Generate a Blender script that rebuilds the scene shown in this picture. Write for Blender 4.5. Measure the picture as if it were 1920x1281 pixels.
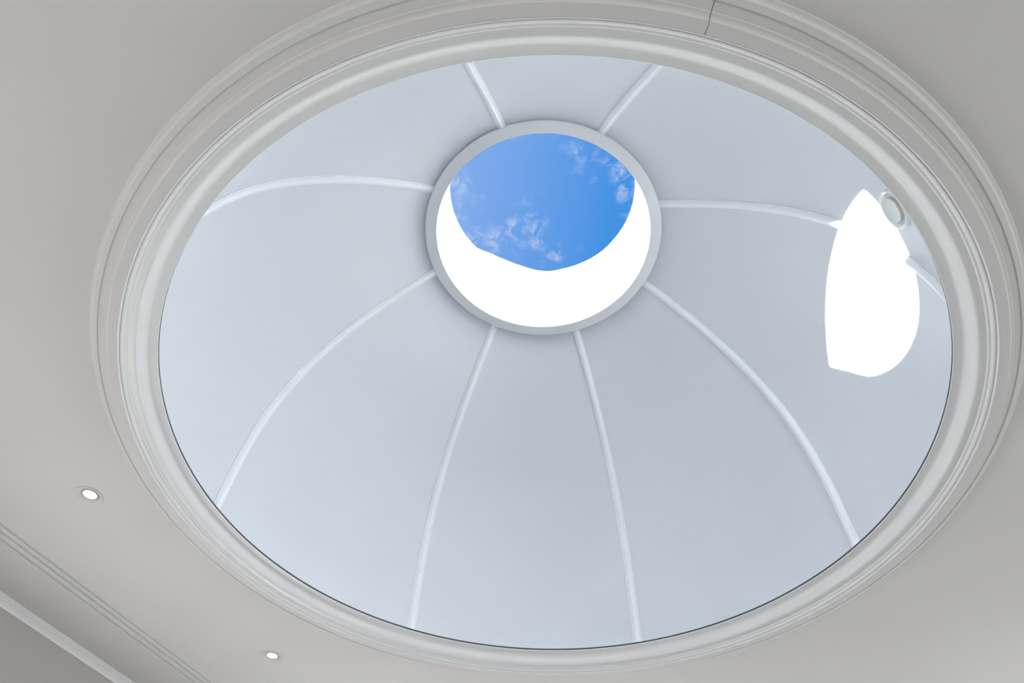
import bpy, bmesh, math, random
from mathutils import Vector, Matrix

random.seed(4)
sc = bpy.context.scene
for o in list(bpy.data.objects):
    bpy.data.objects.remove(o)
R = math.radians
PI = math.pi

# ------------------------------------------------------------------ frame of the place
# The axis of the dome is x = y = 0. LIP is the height of the inner lip of the round opening above the floor.
LIP = 3.5
CAM = Vector((-0.17299, -2.07099, 1.5))
PITCH, ROLL, FPX = 0.941061, 0.0600675, 1195.484
AXIS = R(65.323)                                  # direction in which the room's long side runs
DV = Vector((math.cos(AXIS), math.sin(AXIS), 0))
NV = Vector((-math.sin(AXIS), math.cos(AXIS), 0))


def room(n, d, z):
    """room coordinates (n towards the window wall, d along it, measured from the camera) to world"""
    return Vector((CAM.x, CAM.y, 0)) + NV * n + DV * d + Vector((0, 0, z))


# ------------------------------------------------------------------ camera
cam = bpy.data.cameras.new('camera')
cam.sensor_fit = 'HORIZONTAL'
cam.sensor_width = 36.0
cam.lens = FPX / 1920 * 36.0
cam.clip_start = 0.05
cam_o = bpy.data.objects.new('camera', cam)
sc.collection.objects.link(cam_o)
fw = Vector((0, math.cos(PITCH), math.sin(PITCH)))
up0 = Vector((0, -math.sin(PITCH), math.cos(PITCH)))
rt0 = Vector((1, 0, 0))
rt = rt0 * math.cos(ROLL) + up0 * math.sin(ROLL)
up = up0 * math.cos(ROLL) - rt0 * math.sin(ROLL)
m = Matrix((rt, up, -fw)).transposed().to_4x4()
m.translation = CAM
cam_o.matrix_world = m
sc.camera = cam_o

# ------------------------------------------------------------------ sky
SUN_AZ, SUN_EL, SUN_W = R(168.6), R(41.35), 60.0
w = bpy.data.worlds.new('sky')
sc.world = w
w.use_nodes = True
nt = w.node_tree
nt.nodes.clear()


def N(tree, kind, **kw):
    n = tree.nodes.new(kind)
    for k, v in kw.items():
        setattr(n, k, v)
    return n


def ramp(tree, stops, interp='LINEAR'):
    r = tree.nodes.new('ShaderNodeValToRGB')
    r.color_ramp.interpolation = interp
    e = r.color_ramp.elements
    e[0].position, e[0].color = stops[0]
    e[1].position, e[1].color = stops[-1]
    for p, c in stops[1:-1]:
        k = e.new(p)
        k.color = c
    return r


L = nt.links
tc = N(nt, 'ShaderNodeTexCoord')
sep = N(nt, 'ShaderNodeSeparateXYZ')
L.new(tc.outputs['Generated'], sep.inputs[0])
grad = ramp(nt, [(0.0, (0.20, 0.19, 0.17, 1)), (0.485, (0.30, 0.29, 0.27, 1)), (0.515, (0.62, 0.74, 0.88, 1)),
                 (0.70, (0.20, 0.45, 0.86, 1)), (0.90, (0.07, 0.30, 0.785, 1)), (1.0, (0.05, 0.285, 0.775, 1))])
mr = N(nt, 'ShaderNodeMapRange')
mr.inputs['From Min'].default_value = -1
L.new(sep.outputs['Z'], mr.inputs['Value'])
L.new(mr.outputs[0], grad.inputs[0])
# the sky is paler towards the sun
sdir = Vector((math.cos(SUN_EL) * math.cos(SUN_AZ), math.cos(SUN_EL) * math.sin(SUN_AZ), math.sin(SUN_EL)))
dot = N(nt, 'ShaderNodeVectorMath', operation='DOT_PRODUCT')
dot.inputs[1].default_value = sdir
L.new(tc.outputs['Generated'], dot.inputs[0])
halo = N(nt, 'ShaderNodeMapRange')
halo.inputs['From Min'].default_value = 0.55
halo.inputs['From Max'].default_value = 0.98
L.new(dot.outputs['Value'], halo.inputs['Value'])
mixh = N(nt, 'ShaderNodeMix', data_type='RGBA')
L.new(halo.outputs[0], mixh.inputs['Factor'])
L.new(grad.outputs[0], mixh.inputs['A'])
mixh.inputs['B'].default_value = (0.46, 0.60, 0.95, 1)
# high thin clouds lie on a plane above the house
div1 = N(nt, 'ShaderNodeVectorMath', operation='SCALE')
mx = N(nt, 'ShaderNodeMath', operation='MAXIMUM')
mx.inputs[1].default_value = 0.12
L.new(sep.outputs['Z'], mx.inputs[0])
inv = N(nt, 'ShaderNodeMath', operation='DIVIDE')
inv.inputs[0].default_value = 1.0
L.new(mx.outputs[0], inv.inputs[1])
L.new(tc.outputs['Generated'], div1.inputs[0])
L.new(inv.outputs[0], div1.inputs['Scale'])
mp = N(nt, 'ShaderNodeMapping')
mp.inputs['Location'].default_value = (14.06, -4.94, 0)
mp.inputs['Rotation'].default_value = (0, 0, R(25))
L.new(div1.outputs[0], mp.inputs[0])
n1 = N(nt, 'ShaderNodeTexNoise')
n1.inputs['Scale'].default_value = 11.0
n1.inputs['Detail'].default_value = 2.0
n2 = N(nt, 'ShaderNodeTexNoise')
n2.inputs['Scale'].default_value = 42.0
n2.inputs['Detail'].default_value = 9.0
n2.inputs['Roughness'].default_value = 0.68
n2.inputs['Distortion'].default_value = 0.7
L.new(mp.outputs[0], n1.inputs['Vector'])
L.new(mp.outputs[0], n2.inputs['Vector'])
r1 = ramp(nt, [(0.50, (0, 0, 0, 1)), (0.66, (1, 1, 1, 1))])
r2 = ramp(nt, [(0.46, (0, 0, 0, 1)), (0.74, (1, 1, 1, 1))])
L.new(n1.outputs['Fac'], r1.inputs[0])
L.new(n2.outputs['Fac'], r2.inputs[0])
mul = N(nt, 'ShaderNodeMath', operation='MULTIPLY')
L.new(r1.outputs[0], mul.inputs[0])
L.new(r2.outputs[0], mul.inputs[1])
up_only = N(nt, 'ShaderNodeMath', operation='GREATER_THAN')
up_only.inputs[1].default_value = 0.02
L.new(sep.outputs['Z'], up_only.inputs[0])
mul2 = N(nt, 'ShaderNodeMath', operation='MULTIPLY')
L.new(mul.outputs[0], mul2.inputs[0])
L.new(up_only.outputs[0], mul2.inputs[1])
mixc = N(nt, 'ShaderNodeMix', data_type='RGBA')
L.new(mul2.outputs[0], mixc.inputs['Factor'])
L.new(mixh.outputs['Result'], mixc.inputs['A'])
mixc.inputs['B'].default_value = (0.72, 0.77, 0.93, 1)
bg = N(nt, 'ShaderNodeBackground')
bg.inputs['Strength'].default_value = 1.0
L.new(mixc.outputs['Result'], bg.inputs['Color'])
wo = N(nt, 'ShaderNodeOutputWorld')
L.new(bg.outputs[0], wo.inputs[0])

# ------------------------------------------------------------------ sun and exposure
sun = bpy.data.lights.new('sun', 'SUN')
sun.energy = SUN_W
sun.angle = R(0.53)
sun.color = (1.0, 0.98, 0.955)
sun_o = bpy.data.objects.new('sun', sun)
sc.collection.objects.link(sun_o)
sdir = Vector((math.cos(SUN_EL) * math.cos(SUN_AZ), math.cos(SUN_EL) * math.sin(SUN_AZ), math.sin(SUN_EL)))
sun_o.rotation_euler = sdir.to_track_quat('Z', 'Y').to_euler()
sun_o.location = sdir * 20

# ------------------------------------------------------------------ unseen windows and the fill lamps added at them
N0, N1 = -4.6, 3.996               # room extent across, from the camera
D0, D1 = -3.6, 7.2                 # and along
SILL, HEAD = 1.3, 3.0              # tall windows; those of the left wall sit lower
SILL_L, HEAD_L = 0.5, 2.2
WIN = [(-1.5, -0.5), (1.2, 2.2), (3.9, 4.9)]                 # in the left wall; unseen, the sun lights their frosted panes
WIN_R = [(-2.4, -0.4), (0.8, 2.8), (4.0, 6.0)]               # right wall
WIN_F = [(-3.4, -1.4), (0.6, 2.6)]                           # front wall
WIN_B = [(-3.4, -1.4), (0.6, 2.6)]                           # back wall


def add_window_fill(p, size, towards, power):
    """soft fill lamp added at one unseen window to brighten ceiling and mouldings"""
    a = bpy.data.lights.new('window_fill', 'AREA')
    a.shape = 'RECTANGLE'
    a.size, a.size_y = size
    a.energy = power
    a.color = (0.985, 0.99, 1.0)
    o = bpy.data.objects.new('window_fill', a)
    o.location = p
    o.rotation_euler = (-towards).to_track_quat('Z', 'Y').to_euler()
    sc.collection.objects.link(o)


WP_L, WP_R, WP_F, WP_B = 22.0, 28.0, 47.0, 22.0
for a_, b_ in WIN:
    add_window_fill(room(N1 - 0.01, (a_ + b_) / 2, (SILL_L + HEAD_L) / 2), (b_ - a_ - .14, HEAD_L - SILL_L - .14), -NV, WP_L)
for a_, b_ in WIN_R:
    add_window_fill(room(N0 + 0.01, (a_ + b_) / 2, (SILL + HEAD) / 2), (b_ - a_ - .14, HEAD - SILL - .14), NV, WP_R)
for a_, b_ in WIN_F:
    add_window_fill(room((a_ + b_) / 2, D1 - 0.01, (SILL + HEAD) / 2), (b_ - a_ - .14, HEAD - SILL - .14), -DV, WP_F)
for a_, b_ in WIN_B:
    add_window_fill(room((a_ + b_) / 2, D0 + 0.01, (SILL + HEAD) / 2), (b_ - a_ - .14, HEAD - SILL - .14), DV, WP_B)

vs = sc.view_settings
vs.view_transform = 'Standard'
vs.look = 'None'
vs.exposure = 0.0
vs.gamma = 1.0
vs.use_curve_mapping = False
cy = sc.cycles
cy.use_denoising = True
cy.max_bounces = 16
cy.diffuse_bounces = 10
cy.glossy_bounces = 4
cy.transparent_max_bounces = 12
cy.caustics_reflective = False
cy.caustics_refractive = False
cy.sample_clamp_indirect = 12.0


# ------------------------------------------------------------------ materials
def mat(name, col, rough=0.5, spec=0.4, var=0.0, vscale=3.0, bump=0.0, bscale=300.0):
    ma = bpy.data.materials.new(name)
    ma.use_nodes = True
    t = ma.node_tree
    b = t.nodes['Principled BSDF']
    b.inputs['Base Color'].default_value = (*col, 1)
    b.inputs['Roughness'].default_value = rough
    b.inputs['Specular IOR Level'].default_value = spec
    co = t.nodes.new('ShaderNodeTexCoord')
    if var:
        no = t.nodes.new('ShaderNodeTexNoise')
        no.inputs['Scale'].default_value = vscale
        no.inputs['Detail'].default_value = 4
        t.links.new(co.outputs['Object'], no.inputs['Vector'])
        r = ramp(t, [(0.3, (*[c * (1 - var) for c in col], 1)), (0.7, (*[min(1, c * (1 + var)) for c in col], 1))])
        t.links.new(no.outputs['Fac'], r.inputs[0])
        t.links.new(r.outputs[0], b.inputs['Base Color'])
    if bump:
        nb = t.nodes.new('ShaderNodeTexNoise')
        nb.inputs['Scale'].default_value = bscale
        nb.inputs['Detail'].default_value = 3
        t.links.new(co.outputs['Object'], nb.inputs['Vector'])
        bu = t.nodes.new('ShaderNodeBump')
        bu.inputs['Strength'].default_value = bump
        bu.inputs['Distance'].default_value = 0.002
        t.links.new(nb.outputs['Fac'], bu.inputs['Height'])
        t.links.new(bu.outputs[0], b.inputs['Normal'])
    return ma


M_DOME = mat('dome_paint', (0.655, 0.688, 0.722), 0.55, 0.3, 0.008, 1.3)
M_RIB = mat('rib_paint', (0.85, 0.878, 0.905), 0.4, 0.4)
M_RING = mat('oculus_ring_paint', (0.885, 0.895, 0.90), 0.5, 0.3)
M_SHAFT = mat('shaft_paint', (0.90, 0.90, 0.895), 0.6, 0.3)
M_TRIM = mat('moulding_paint', (0.925, 0.935, 0.935), 0.35, 0.45)
M_CEIL = mat('ceiling_paint', (0.79, 0.782, 0.768), 0.8, 0.2, 0.012, 2.0, 0.05, 260.0)
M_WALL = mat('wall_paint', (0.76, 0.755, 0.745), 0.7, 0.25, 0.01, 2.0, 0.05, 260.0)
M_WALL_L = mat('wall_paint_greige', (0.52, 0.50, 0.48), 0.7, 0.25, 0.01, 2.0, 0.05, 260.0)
M_STRIP = mat('dark_gap_strip', (0.075, 0.08, 0.095), 0.6, 0.2)
M_WHITE = mat('white_enamel', (0.86, 0.865, 0.85), 0.3, 0.5)
M_LTRIM = mat('lamp_trim_enamel', (0.72, 0.71, 0.69), 0.4, 0.4)
M_FACE = mat('pale_grey_face', (0.66, 0.70, 0.68), 0.45, 0.4)
M_TAN = mat('warm_grey_side', (0.62, 0.58, 0.50), 0.5, 0.3)
M_CUP = mat('brown_recess', (0.10, 0.075, 0.06), 0.6, 0.3)
M_DARK = mat('dark_gap', (0.05, 0.045, 0.04), 0.6, 0.3)
M_FRAME = mat('window_frame_paint', (0.85, 0.85, 0.84), 0.4, 0.4)

# pale stone floor with a soft grain
M_FLOOR = mat('pale_stone_floor', (0.20, 0.195, 0.188), 0.35, 0.4, 0.08, 2.2)


def glass_mat(name, tint, specks):
    ma = bpy.data.materials.new(name)
    ma.use_nodes = True
    t = ma.node_tree
    t.nodes.clear()
    out = t.nodes.new('ShaderNodeOutputMaterial')
    tr = t.nodes.new('ShaderNodeBsdfTransparent')
    tr.inputs[0].default_value = (*tint, 1)
    gl = t.nodes.new('ShaderNodeBsdfGlossy')
    gl.inputs['Roughness'].default_value = 0.02
    fr = t.nodes.new('ShaderNodeFresnel')
    fr.inputs['IOR'].default_value = 1.06
    mi = t.nodes.new('ShaderNodeMixShader')
    t.links.new(fr.outputs[0], mi.inputs[0])
    t.links.new(tr.outputs[0], mi.inputs[1])
    t.links.new(gl.outputs[0], mi.inputs[2])
    last = mi
    if specks:
        co = t.nodes.new('ShaderNodeTexCoord')
        vo = t.nodes.new('ShaderNodeTexVoronoi')
        vo.inputs['Scale'].default_value = 13.0
        t.links.new(co.outputs['Object'], vo.inputs['Vector'])
        no = t.nodes.new('ShaderNodeTexNoise')
        no.inputs['Scale'].default_value = 4.0
        t.links.new(co.outputs['Object'], no.inputs['Vector'])
        lt = t.nodes.new('ShaderNodeMath')
        lt.operation = 'LESS_THAN'
        th = t.nodes.new('ShaderNodeMapRange')
        th.inputs['From Min'].default_value = 0.45
        th.inputs['From Max'].default_value = 0.75
        th.inputs['To Min'].default_value = 0.0
        th.inputs['To Max'].default_value = 0.045
        t.links.new(no.outputs['Fac'], th.inputs['Value'])
        t.links.new(vo.outputs['Distance'], lt.inputs[0])
        t.links.new(th.outputs[0], lt.inputs[1])
        sc_ = t.nodes.new('ShaderNodeMath')
        sc_.operation = 'MULTIPLY'
        sc_.inputs[1].default_value = 0.05
        t.links.new(lt.outputs[0], sc_.inputs[0])
        du = t.nodes.new('ShaderNodeBsdfTranslucent')
        du.inputs[0].default_value = (0.8, 0.8, 0.8, 1)
        m2 = t.nodes.new('ShaderNodeMixShader')
        t.links.new(sc_.outputs[0], m2.inputs[0])
        t.links.new(mi.outputs[0], m2.inputs[1])
        t.links.new(du.outputs[0], m2.inputs[2])
        last = m2
    t.links.new(last.outputs[0], out.inputs[0])
    return ma


M_GLAZE = glass_mat('acrylic_glazing', (0.98, 0.985, 0.99), True)
M_PANE = glass_mat('window_glass', (0.97, 0.98, 0.97), False)


def frost_mat(name, col):
    ma = bpy.data.materials.new(name)
    ma.use_nodes = True
    t = ma.node_tree
    t.nodes.clear()
    out = t.nodes.new('ShaderNodeOutputMaterial')
    tl = t.nodes.new('ShaderNodeBsdfTranslucent')
    tl.inputs[0].default_value = (*col, 1)
    df = t.nodes.new('ShaderNodeBsdfDiffuse')
    df.inputs[0].default_value = (*col, 1)
    mi = t.nodes.new('ShaderNodeMixShader')
    mi.inputs[0].default_value = 0.5
    t.links.new(tl.outputs[0], mi.inputs[1])
    t.links.new(df.outputs[0], mi.inputs[2])
    t.links.new(mi.outputs[0], out.inputs[0])
    return ma


M_FROST = frost_mat('frosted_window_glass', (0.7, 0.7, 0.69))  # left panes frosted to stop direct sun and glow evenly


def emit_mat(name, col, strength):
    ma = bpy.data.materials.new(name)
    ma.use_nodes = True
    b = ma.node_tree.nodes['Principled BSDF']
    b.inputs['Base Color'].default_value = (0.35, 0.33, 0.30, 1)
    b.inputs['Emission Color'].default_value = (*col, 1)
    b.inputs['Emission Strength'].default_value = strength
    return ma


M_LENS = emit_mat('lit_lamp_lens', (1.0, 0.86, 0.70), 3.2)


# ------------------------------------------------------------------ builders
def obj(name, verts, faces, ma, parent=None, smooth=None):
    me = bpy.data.meshes.new(name)
    me.from_pydata([tuple(v) for v in verts], [], faces)
    bm = bmesh.new()
    bm.from_mesh(me)
    bmesh.ops.recalc_face_normals(bm, faces=bm.faces)
    bm.to_mesh(me)
    bm.free()
    me.materials.append(ma)
    o = bpy.data.objects.new(name, me)
    sc.collection.objects.link(o)
    if parent is not None:
        o.parent = parent
    if smooth is not None:
        me.polygons.foreach_set('use_smooth', [True] * len(me.polygons))
        me.set_sharp_from_angle(angle=R(smooth))
    return o


def empty(name, loc=(0, 0, 0)):
    o = bpy.data.objects.new(name, None)
    o.empty_display_size = 0.1
    o.location = loc
    sc.collection.objects.link(o)
    return o


def tag(o, label=None, cat=None, group=None, kind=None):
    if label: o['label'] = label
    if cat: o['category'] = cat
    if group: o['group'] = group
    if kind: o['kind'] = kind
    return o


def lathe(prof, a0=0.0, a1=2 * PI, seg=192, closed=False):
    """revolve a list of (r, z); closed: the profile is a loop. Less than a full turn gets end caps."""
    full = abs((a1 - a0) - 2 * PI) < 1e-6
    na = seg if full else seg + 1
    V, F = [], []
    n = len(prof)
    for i in range(na):
        a = a0 + (a1 - a0) * i / seg
        for r, z in prof:
            V.append((r * math.cos(a), r * math.sin(a), z))
    for i in range(seg):
        j = (i + 1) % na
        for k in range(n if closed else n - 1):
            l = (k + 1) % n
            F.append((i * n + k, j * n + k, j * n + l, i * n + l))
    if closed and not full:
        F.append(tuple(range(n)))
        F.append(tuple(range((na - 1) * n, na * n)))
    return V, F


def box_pts(p0, ex, ey, ez):
    V = [p0 + ex * i + ey * j + ez * k for k in (0, 1) for j in (0, 1) for i in (0, 1)]
    F = [(0, 1, 3, 2), (4, 6, 7, 5), (0, 4, 5, 1), (2, 3, 7, 6), (0, 2, 6, 4), (1, 5, 7, 3)]
    return V, F


# ------------------------------------------------------------------ room shell
ZC = LIP - 0.028                   # main ceiling
ZB = ZC                            # the border beyond the grooved moulding lies in the same plane
NA, NC = 3.425, 3.600              # width of the grooved moulding
HOLE = 1.834

floor = obj('floor', *box_pts(room(N0 - .2, D0 - .2, -0.1), NV * (N1 - N0 + .4), DV * (D1 - D0 + .4), Vector((0, 0, 0.1))), M_FLOOR)
tag(floor, 'dark stone floor of the room under the dome', 'floor', kind='structure')

# main ceiling: a slab with the round opening
seg = 192
rect = [(N0, D0), (NA, D0), (NA, D1), (N0, D1)]
rw = [room(n, d, 0) for n, d in rect]


def slab_ring(z):
    inner = [Vector((HOLE * math.cos(2 * PI * i / seg), HOLE * math.sin(2 * PI * i / seg), z)) for i in range(seg)]
    outer = []
    for p in inner:
        u = Vector((p.x, p.y, 0)).normalized()
        best = 1e9
        for k in range(4):
            a, b = rw[k], rw[(k + 1) % 4]
            e = b - a
            den = u.x * e.y - u.y * e.x
            if abs(den) < 1e-9: continue
            t = (a.x * e.y - a.y * e.x) / den
            s = (a.x * u.y - a.y * u.x) / den
            if t > 0 and -1e-6 <= s <= 1 + 1e-6: best = min(best, t)
        outer.append(u * best + Vector((0, 0, z)))
    return inner, outer


lo_i, lo_o = slab_ring(ZC)
hi_i, hi_o = slab_ring(ZC + 0.04)
V = lo_i + lo_o + hi_i + hi_o
F = []
for i in range(seg):
    j = (i + 1) % seg
    F += [(i, j, seg + j, seg + i), (2 * seg + i, 3 * seg + i, 3 * seg + j, 2 * seg + j),
          (i, 2 * seg + i, 2 * seg + j, j), (seg + i, seg + j, 3 * seg + j, 3 * seg + i)]
# corners of the rectangle
for k in range(4):
    c = rw[k]
    ang = math.atan2(c.y, c.x) % (2 * PI)
    i = int(ang / (2 * PI) * seg) % seg
    j = (i + 1) % seg
    b = len(V)
    V += [Vector((c.x, c.y, ZC)), Vector((c.x, c.y, ZC + .04))]
    F += [(seg + i, seg + j, b), (3 * seg + i, b + 1, 3 * seg + j)]
ceiling = tag(obj('ceiling', V, F, M_CEIL), 'pale grey flat ceiling around the round dome opening', 'ceiling', kind='structure')
bV, bF = box_pts(room(NC, D0, ZB), NV * (N1 - NC + 0.02), DV * (D1 - D0), Vector((0, 0, 0.04)))
obj('border', bV, bF, M_CEIL, ceiling)

# grooved moulding along the border
def extrude_n(prof, d0, d1):
    """prof of (n, z) loop extruded along the room's long direction"""
    k = len(prof)
    V = [room(n, d0, z) for n, z in prof] + [room(n, d1, z) for n, z in prof]
    F = [(i, (i + 1) % k, k + (i + 1) % k, k + i) for i in range(k)]
    F += [tuple(range(k)), tuple(range(k, 2 * k))]
    return V, F


gp = [(NA, ZC), (NA + .002, ZC - .0015)]
for g0 in (3.445, 3.493, 3.547):
    gp += [(g0, ZC - .0015), (g0 + .0015, ZC + .006), (g0 + .006, ZC + .0130), (g0 + .014, ZC + .0130), (g0 + .0185, ZC + .006), (g0 + .020, ZC - .0015)]
gp += [(NC - .002, ZC - .0015), (NC, ZC), (NC, ZC + .04), (NA, ZC + .04)]
t3 = obj('trim_3', *extrude_n(gp, D0, D1), M_CEIL, smooth=20)
tag(t3, 'straight ceiling moulding of three fine parallel grooves beside the downlights', 'moulding', kind='structure')

# crown moulding along the window wall
cr = [(N1 - .048, ZB), (N1 - .048, ZB - .004), (N1 - .044, ZB - .005), (N1 - .040, ZB - .009), (N1 - .031, ZB - .016), (N1 - .022, ZB - .022),
      (N1 - .014, ZB - .030), (N1 - .009, ZB - .036), (N1 - .008, ZB - .0435), (N1, ZB - .0435), (N1, ZB)]
t4 = obj('trim_4', *extrude_n(cr, D0, D1), M_TRIM, smooth=25)
tag(t4, 'small white crown moulding where the ceiling border meets the wall', 'moulding', kind='structure')

# walls; the window wall has three tall openings
WT = 0.2
V, F = [], []
UP = Vector((0, 0, 1))
win_no = [1]


def add(vf):
    b = len(V)
    V.extend(vf[0])
    F.extend([tuple(i + b for i in f) for f in vf[1]])


def wall(name, org, along, out, length, wins, label=None, SILL=SILL, HEAD=HEAD):
    """a wall starting at org, running along, thick towards out, with openings (from, to) and their windows"""
    global V, F
    V, F = [], []
    top = ZC + .04
    cuts = [0.0] + [x for ab in wins for x in ab] + [length]
    for k in range(0, len(cuts), 2):
        add(box_pts(org + along * cuts[k], out * WT, along * (cuts[k + 1] - cuts[k]), UP * top))
    for a, b in wins:
        add(box_pts(org + along * a, out * WT, along * (b - a), UP * SILL))
        add(box_pts(org + along * a + UP * HEAD, out * WT, along * (b - a), UP * (top - HEAD)))
    tag(obj(name, V, F, M_WALL_L if name == 'wall_left' else M_WALL), label, 'wall', kind='structure')
    for a, b in wins:  # unseen windows, put in to let light into the room
        e = empty('window_%d' % win_no[0], org + along * (a + b) / 2 + UP * SILL)
        win_no[0] += 1
        tag(e, 'unseen white-framed window in the ' + name[5:] + (' wall, frosted pane' if name == 'wall_left' else ' wall, clear pane'), 'window', name[5:] + ' wall windows', 'structure')
        V, F = [], []
        fw_, wd, ht = 0.06, b - a, HEAD - SILL
        p = org + along * a + out * .06 + UP * SILL
        add(box_pts(p, out * .07, along * fw_, UP * ht))
        add(box_pts(p + along * (wd - fw_), out * .07, along * fw_, UP * ht))
        add(box_pts(p + along * fw_, out * .07, along * (wd - 2 * fw_), UP * fw_))
        add(box_pts(p + along * fw_ + UP * (ht - fw_), out * .07, along * (wd - 2 * fw_), UP * fw_))
        f_ = obj('window_frame', V, F, M_FRAME)
        p_ = obj('pane', *box_pts(p + out * .03 + along * fw_ + UP * fw_, out * .006, along * (wd - 2 * fw_), UP * (ht - 2 * fw_)), M_FROST if name == 'wall_left' else M_PANE)
        for q in (f_, p_):
            q.parent = e
            q.matrix_parent_inverse = Matrix.Translation(-Vector(e.location))


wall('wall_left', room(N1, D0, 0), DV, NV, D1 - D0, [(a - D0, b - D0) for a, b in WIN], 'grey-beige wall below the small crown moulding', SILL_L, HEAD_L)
wall('wall_right', room(N0, D0, 0), DV, -NV, D1 - D0, [(a - D0, b - D0) for a, b in WIN_R], 'pale wall with three windows facing the frosted windows')
wall('wall_front', room(N0 - WT, D1, 0), NV, DV, N1 - N0 + 2 * WT, [(a - N0 + WT, b - N0 + WT) for a, b in WIN_F], 'pale end wall with two windows beyond the dome')
wall('wall_back', room(N0 - WT, D0, 0), NV, -DV, N1 - N0 + 2 * WT, [(a - N0 + WT, b - N0 + WT) for a, b in WIN_B], 'pale end wall with two windows behind the viewer')

# ------------------------------------------------------------------ round moulding of the opening
def q_arc(p, q, c, n=6):
    """points of a quadratic curve from p to q with control c, without p"""
    out = []
    for i in range(1, n + 1):
        t = i / n
        out.append(((1 - t) ** 2 * p[0] + 2 * t * (1 - t) * c[0] + t * t * q[0], (1 - t) ** 2 * p[1] + 2 * t * (1 - t) * c[1] + t * t * q[1]))
    return out


t1 = empty('trim_1', (0, 0, LIP))
tag(t1, 'broad white round moulding with bright ogee around the dome opening', 'moulding', kind='structure')
# cornice: from the lowest fillet up to the lip (r, z above the lip)
pr = [(1.772, -0.0835), (1.7712, -0.0835), (1.7685, -0.0775), (1.7682, -0.0715), (1.7652, -0.0712), (1.7648, -0.0768)]
pr += q_arc(pr[-1], (1.7545, -0.0645), (1.7560, -0.0762), 6)
pr += [(1.7482, -0.0640), (1.7476, -0.0640), (1.7450, -0.0580), (1.7442, -0.0572), (1.7240, -0.0565)]
pr += q_arc(pr[-1], (1.7050, -0.0290), (1.7110, -0.0550), 7)
pr += q_arc(pr[-1], (1.6850, -0.0045), (1.6990, -0.0050), 7)
pr += [(1.6660, -0.0020), (1.6590, -0.0010), (1.6578, 0.0010), (1.6578, 0.0022), (1.6620, 0.0024), (1.6620, 0.0120), (1.7000, 0.0120), (1.7720, -0.0300)]
obj('cornice', *lathe(pr, seg=224, closed=True), M_TRIM, t1, smooth=22)
# dark strip on the upright face of the lip
obj('gap_strip', *lathe([(1.6619, 0.0026), (1.6584, 0.0026), (1.6584, 0.0120), (1.6619, 0.0120)], seg=224, closed=True), M_STRIP, t1, smooth=30)
# medallion band: stepped flat ring between cornice and ceiling, with one open joint
t2 = empty('trim_2', (0, 0, LIP))
tag(t2, 'flat stepped ceiling ring with a fine joint line outside the bright moulding', 'moulding', kind='structure')
pm = [(1.9000, -0.0279), (1.8970, -0.0330), (1.8930, -0.0345)]
pm += q_arc(pm[-1], (1.8790, -0.0480), (1.8830, -0.0360), 5)
pm += [(1.8760, -0.0550), (1.8580, -0.0605), (1.8560, -0.0575), (1.8300, -0.0630), (1.8265, -0.0665), (1.8230, -0.0670)]
pm += q_arc(pm[-1], (1.8080, -0.0830), (1.8120, -0.0690), 5)
pm += [(1.8040, -0.0840), (1.7725, -0.0835), (1.7725, -0.0295), (1.8330, -0.0150), (1.8330, -0.0279)]
ga = R(-80.2)
gw = 0.0011 / 1.83
obj('medallion_band', *lathe(pm, ga + gw, ga + 2 * PI - gw, seg=224, closed=True), M_CEIL, t2, smooth=22)
obj('joint_backing', *lathe([(1.7730, -0.079), (1.8060, -0.079), (1.8290, -0.0600), (1.8540, -0.0545), (1.8920, -0.0300), (1.8345, -0.0282), (1.7730, -0.0300)],
                            ga - gw * 0.9, ga + gw * 0.9, seg=2, closed=True), M_CUP, t2)
# ledge that carries the dome behind the lip
obj('ledge', *lathe([(1.7000, 0.0122), (1.9000, 0.0122), (1.9000, 0.0300), (1.7000, 0.0300)], seg=192, closed=True), M_TRIM, t1, smooth=30)
for o in t1.children:
    pass

# ------------------------------------------------------------------ dome
# meridian of the rib faces, fitted as a cubic (r, z above the lip)
b0 = (1.81168, 0.0)
b3 = (0.83339, 2.08877)
b1 = (b0[0], 2 * 0.287313)
b2 = (b3[0] + 2 * 0.687268 * math.cos(0.554078), b3[1] - 2 * 0.687268 * math.sin(0.554078))
RIB_H = 0.022


def mer(t, off=0.0):
    u = 1 - t
    r = u ** 3 * b0[0] + 3 * u * u * t * b1[0] + 3 * u * t * t * b2[0] + t ** 3 * b3[0]
    z = u ** 3 * b0[1] + 3 * u * u * t * b1[1] + 3 * u * t * t * b2[1] + t ** 3 * b3[1]
    dr = 3 * u * u * (b1[0] - b0[0]) + 6 * u * t * (b2[0] - b1[0]) + 3 * t * t * (b3[0] - b2[0])
    dz = 3 * u * u * (b1[1] - b0[1]) + 6 * u * t * (b2[1] - b1[1]) + 3 * t * t * (b3[1] - b2[1])
    l = math.hypot(dr, dz)
    # outward normal of the meridian
    nr, nz = dz / l, -dr / l
    return r + nr * off, z + nz * off, dr / l, dz / l


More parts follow.
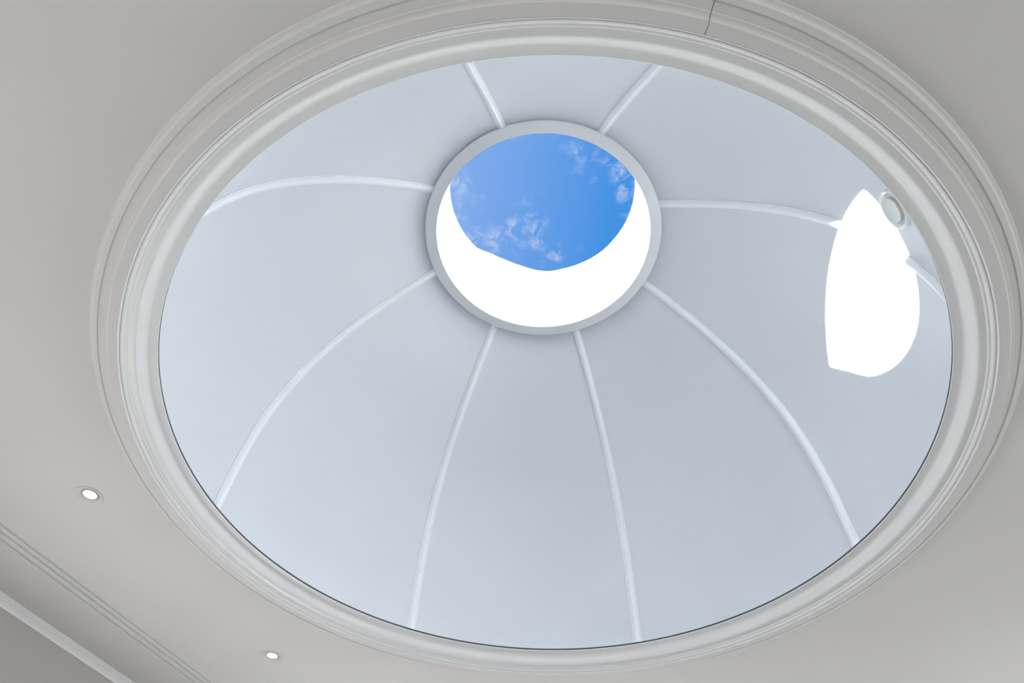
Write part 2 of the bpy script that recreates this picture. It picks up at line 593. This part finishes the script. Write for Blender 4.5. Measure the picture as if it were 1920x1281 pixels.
dome = empty('ceiling_dome', (0, 0, LIP))
tag(dome, 'white eight-ribbed plaster dome rising above the round ceiling opening', 'dome')
RIB_A = [R(202.365 + 45 * k + o) for k, o in enumerate((0.276, 0.215, -0.207, 0.753, -0.496, -0.084, -0.189, -0.262))]
NT = 40
prof_in, prof_out = [], []
for i in range(NT + 1):
    t = i / NT
    r, z, tr_, tz_ = mer(t, RIB_H)
    prof_in.append((r, max(z, 0.031)))
    r, z, tr_, tz_ = mer(t, RIB_H + 0.025)
    prof_out.append((r, max(z, 0.031)))
r, z, tr_, tz_ = mer(1.0, RIB_H)
prof_in.append((r + tr_ * 0.03, z + tz_ * 0.03))
r, z, tr_, tz_ = mer(1.0, RIB_H + 0.025)
prof_out.append((r + tr_ * 0.03, z + tz_ * 0.03))
prof_loop = prof_in + prof_out[::-1]
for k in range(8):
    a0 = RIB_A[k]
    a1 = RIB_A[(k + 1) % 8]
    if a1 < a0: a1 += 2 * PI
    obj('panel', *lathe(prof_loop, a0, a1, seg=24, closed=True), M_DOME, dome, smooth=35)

# rib section: (across, proud of the dome)
half = [(0.0275, -0.004), (0.0275, 0.0065), (0.0255, 0.0080), (0.0225, 0.0080), (0.0215, 0.0062), (0.0200, 0.0062), (0.0190, 0.0110), (0.0165, 0.0150), (0.0125, 0.0170),
        (0.0115, 0.0158), (0.0100, 0.0158), (0.0088, 0.0185), (0.0050, 0.0212), (0.0, 0.0222)]
sect = half + [(-x, h) for x, h in half[::-1][1:]]
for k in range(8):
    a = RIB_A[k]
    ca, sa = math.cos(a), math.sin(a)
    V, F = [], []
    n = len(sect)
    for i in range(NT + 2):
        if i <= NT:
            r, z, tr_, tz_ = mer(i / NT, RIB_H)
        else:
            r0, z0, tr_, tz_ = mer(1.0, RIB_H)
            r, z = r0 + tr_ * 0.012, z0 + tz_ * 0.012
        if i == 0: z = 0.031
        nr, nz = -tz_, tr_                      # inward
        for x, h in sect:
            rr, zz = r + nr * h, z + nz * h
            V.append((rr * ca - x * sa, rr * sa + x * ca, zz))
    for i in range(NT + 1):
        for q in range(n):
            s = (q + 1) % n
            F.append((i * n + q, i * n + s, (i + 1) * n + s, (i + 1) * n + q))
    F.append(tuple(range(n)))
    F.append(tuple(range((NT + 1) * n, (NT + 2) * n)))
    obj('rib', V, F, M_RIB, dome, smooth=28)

# flat ring around the oculus, with its own fine joint
ZO = 2.0945
ja = R(-126.65)
jw = 0.0006 / 0.8
ring_prof = [(0.7541, ZO - 0.0035), (0.7560, ZO - 0.0042), (0.8310, ZO - 0.0015), (0.8334, ZO + 0.0008), (0.8334, ZO + 0.034), (0.79, ZO + 0.075), (0.7541, ZO + 0.075)]
obj('oculus_ring', *lathe(ring_prof, ja + jw, ja + 2 * PI - jw, seg=160, closed=True), M_RING, dome, smooth=30)

# ------------------------------------------------------------------ skylight
sky = empty('skylight', (0, 0, LIP + ZO))
tag(sky, 'round skylight shaft over the dome showing blue sky and thin clouds', 'skylight')
z0 = 0.0755
z1 = 2.905 - ZO
obj('shaft', *lathe([(0.7541, z0), (0.7541, z1), (0.80, z1), (0.80, z0)], seg=160, closed=True), M_SHAFT, sky, smooth=30)
# curb: inner outline with a flatter stretch on one side
pts = [(-180, .760), (-160, .755), (-90, .75), (-40, .75), (-14, .749), (-5, .747), (7, .747), (19, .745), (32, .742), (44, .745), (61, .737), (72, .733), (81, .737), (90.3, .723),
       (101.6, .699), (113.6, .695), (124, .709), (134, .750), (145, .762), (157, .763), (168, .761), (180, .760)]


def rim(a):
    a = (math.degrees(a) + 180) % 360 - 180
    for (x0, y0), (x1, y1) in zip(pts, pts[1:]):
        if x0 <= a <= x1:
            return min(y0 + (y1 - y0) * (a - x0) / (x1 - x0), 0.7541)
    return 0.75


S = 180
V, F = [], []
for i in range(S):
    a = 2 * PI * i / S
    for rr, zz in ((rim(a), z1 + 0.0005), (rim(a), z1 + 0.022), (0.86, z1 + 0.022), (0.86, z1 + 0.0005)):
        V.append((rr * math.cos(a), rr * math.sin(a), zz))
for i in range(S):
    j = (i + 1) % S
    for q in range(4):
        s = (q + 1) % 4
        F.append((i * 4 + q, j * 4 + q, j * 4 + s, i * 4 + s))
obj('curb', V, F, M_SHAFT, sky, smooth=30)
# clear acrylic bubble
capi = []
for i in range(13):
    t = i / 12 * R(42)
    rad = 0.80 / math.sin(R(42))
    capi.append((max(rad * math.sin(t), 0.0005), z1 + 0.0225 + rad * (math.cos(t) - math.cos(R(42)))))
loop = capi + [(r * 0.994 + 0.0, z - 0.0) if False else (r, z + 0.004) for r, z in capi[::-1]]
obj('glazing', *lathe(loop, seg=72, closed=True), M_GLAZE, sky, smooth=40)
# unseen dark disc added around the curb to keep daylight out of the attic
daylight_block = obj('daylight_block', *lathe([(0.862, LIP + 2.90), (3.2, LIP + 2.90), (3.2, LIP + 2.93), (0.862, LIP + 2.93)], seg=48, closed=True), M_DARK)
tag(daylight_block, 'unseen dark disc added around the skylight curb to block daylight', 'daylight_block', kind='structure')

# ------------------------------------------------------------------ recessed downlights
def downlight(loc):
    root = empty('downlight', loc)
    tag(root, 'small round recessed downlight, lit, in the flat ceiling near the grooved moulding', 'downlight', 'recessed ceiling downlights')
    obj('trim_ring', *lathe([(0.0670, 0.0), (0.0669, -0.0025), (0.0655, -0.0040), (0.0635, -0.0038), (0.0440, 0.0050), (0.0410, 0.0062), (0.0408, 0.024), (0.0430, 0.024), (0.0460, 0.0085)],
                            seg=64, closed=True), M_LTRIM, root, smooth=30)
    obj('baffle', *lathe([(0.0407, 0.0240), (0.0407, 0.0145), (0.0290, 0.0145), (0.0290, 0.0240)], seg=48, closed=True), M_DARK, root, smooth=30)
    obj('gimbal', *lathe([(0.0374, 0.0143), (0.0376, 0.0052), (0.0366, 0.0040), (0.0322, 0.0050), (0.0314, 0.0058), (0.0314, 0.0143)], seg=48, closed=True), M_LTRIM, root, smooth=30)
    cap = [(0.0312, 0.0140), (0.0312, 0.0060)] + [(0.0312 * math.cos(R(x)), 0.0060 - 0.0030 * math.sin(R(x))) for x in (20, 40, 60, 80)] + [(0.0003, 0.0030), (0.0003, 0.0140)]
    obj('lens', *lathe(cap, seg=40, closed=True), M_LENS, root, smooth=40)
    li = bpy.data.lights.new('downlight_beam', 'SPOT')
    li.energy = 6.0
    li.color = (1.0, 0.9, 0.78)
    li.spot_size = R(80)
    li.spot_blend = 0.6
    li.shadow_soft_size = 0.03
    lo = bpy.data.objects.new('downlight_beam', li)
    lo.location = (0, 0, -0.008)
    lo.parent = root
    sc.collection.objects.link(lo)
    return root


for nx, ny in ((-1.00711, 1.26995), (-0.68628, 1.99503)):
    p = Vector((CAM.x + nx * 1.972, CAM.y + ny * 1.972, ZC))
    downlight(p)
    # the lamp sits in a round hole cut through the ceiling board
    cut = obj('cutter', *lathe([(0.0003, -0.02), (0.0545, -0.02), (0.0545, 0.06), (0.0003, 0.06)], seg=48, closed=True), M_CEIL)
    cut.location = p
    bo = ceiling.modifiers.new('lamp_hole', 'BOOLEAN')
    bo.operation = 'DIFFERENCE'
    bo.solver = 'EXACT'
    bo.object = cut
    bpy.context.view_layer.update()
    me = bpy.data.meshes.new_from_object(ceiling.evaluated_get(bpy.context.evaluated_depsgraph_get()))
    ceiling.modifiers.clear()
    ceiling.data = me
    bpy.data.objects.remove(cut)

# ------------------------------------------------------------------ eyeball light in the dome wall
def inst(a, zrel):
    best = min((abs(mer(i / 400, RIB_H)[1] - zrel), i / 400) for i in range(401))
    r, z, tr_, tz_ = mer(best[1], RIB_H)
    pos = Vector((r * math.cos(a), r * math.sin(a), LIP + z))
    inward = Vector((-tz_ * math.cos(a), -tz_ * math.sin(a), tr_)).normalized()
    return pos, inward


pos, inw = inst(R(-30.0), 0.826)
eye = empty('dome_light', pos)
tag(eye, 'round white fixture with pale disc set low in the dome wall', 'light fixture')
eye.rotation_euler = inw.to_track_quat('Z', 'Y').to_euler()
obj('flange', *lathe([(0.1000, 0.0), (0.0995, 0.0130), (0.0970, 0.0175), (0.0935, 0.0185), (0.0895, 0.0165), (0.0840, 0.0080), (0.0800, 0.0015), (0.0800, 0.0)], seg=72, closed=True), M_WHITE, eye, smooth=35)
obj('recess', *lathe([(0.0798, 0.0004), (0.0798, 0.0022), (0.0770, 0.0012), (0.0003, 0.0012), (0.0003, 0.0004)], seg=56, closed=True), M_CUP, eye, smooth=35)
hd = obj('swivel_head', *lathe([(0.0600, 0.0), (0.0620, 0.006), (0.0625, 0.016), (0.0003, 0.016), (0.0003, 0.0)], seg=64, closed=True), M_TAN, eye, smooth=35)
hd.location = (0, 0, 0.0015)
obj('face_disc', *lathe([(0.0628, 0.0160), (0.0634, 0.0180), (0.0622, 0.0198), (0.0590, 0.0194), (0.0003, 0.0194), (0.0003, 0.0160)], seg=64, closed=True), M_FACE, hd, smooth=30)
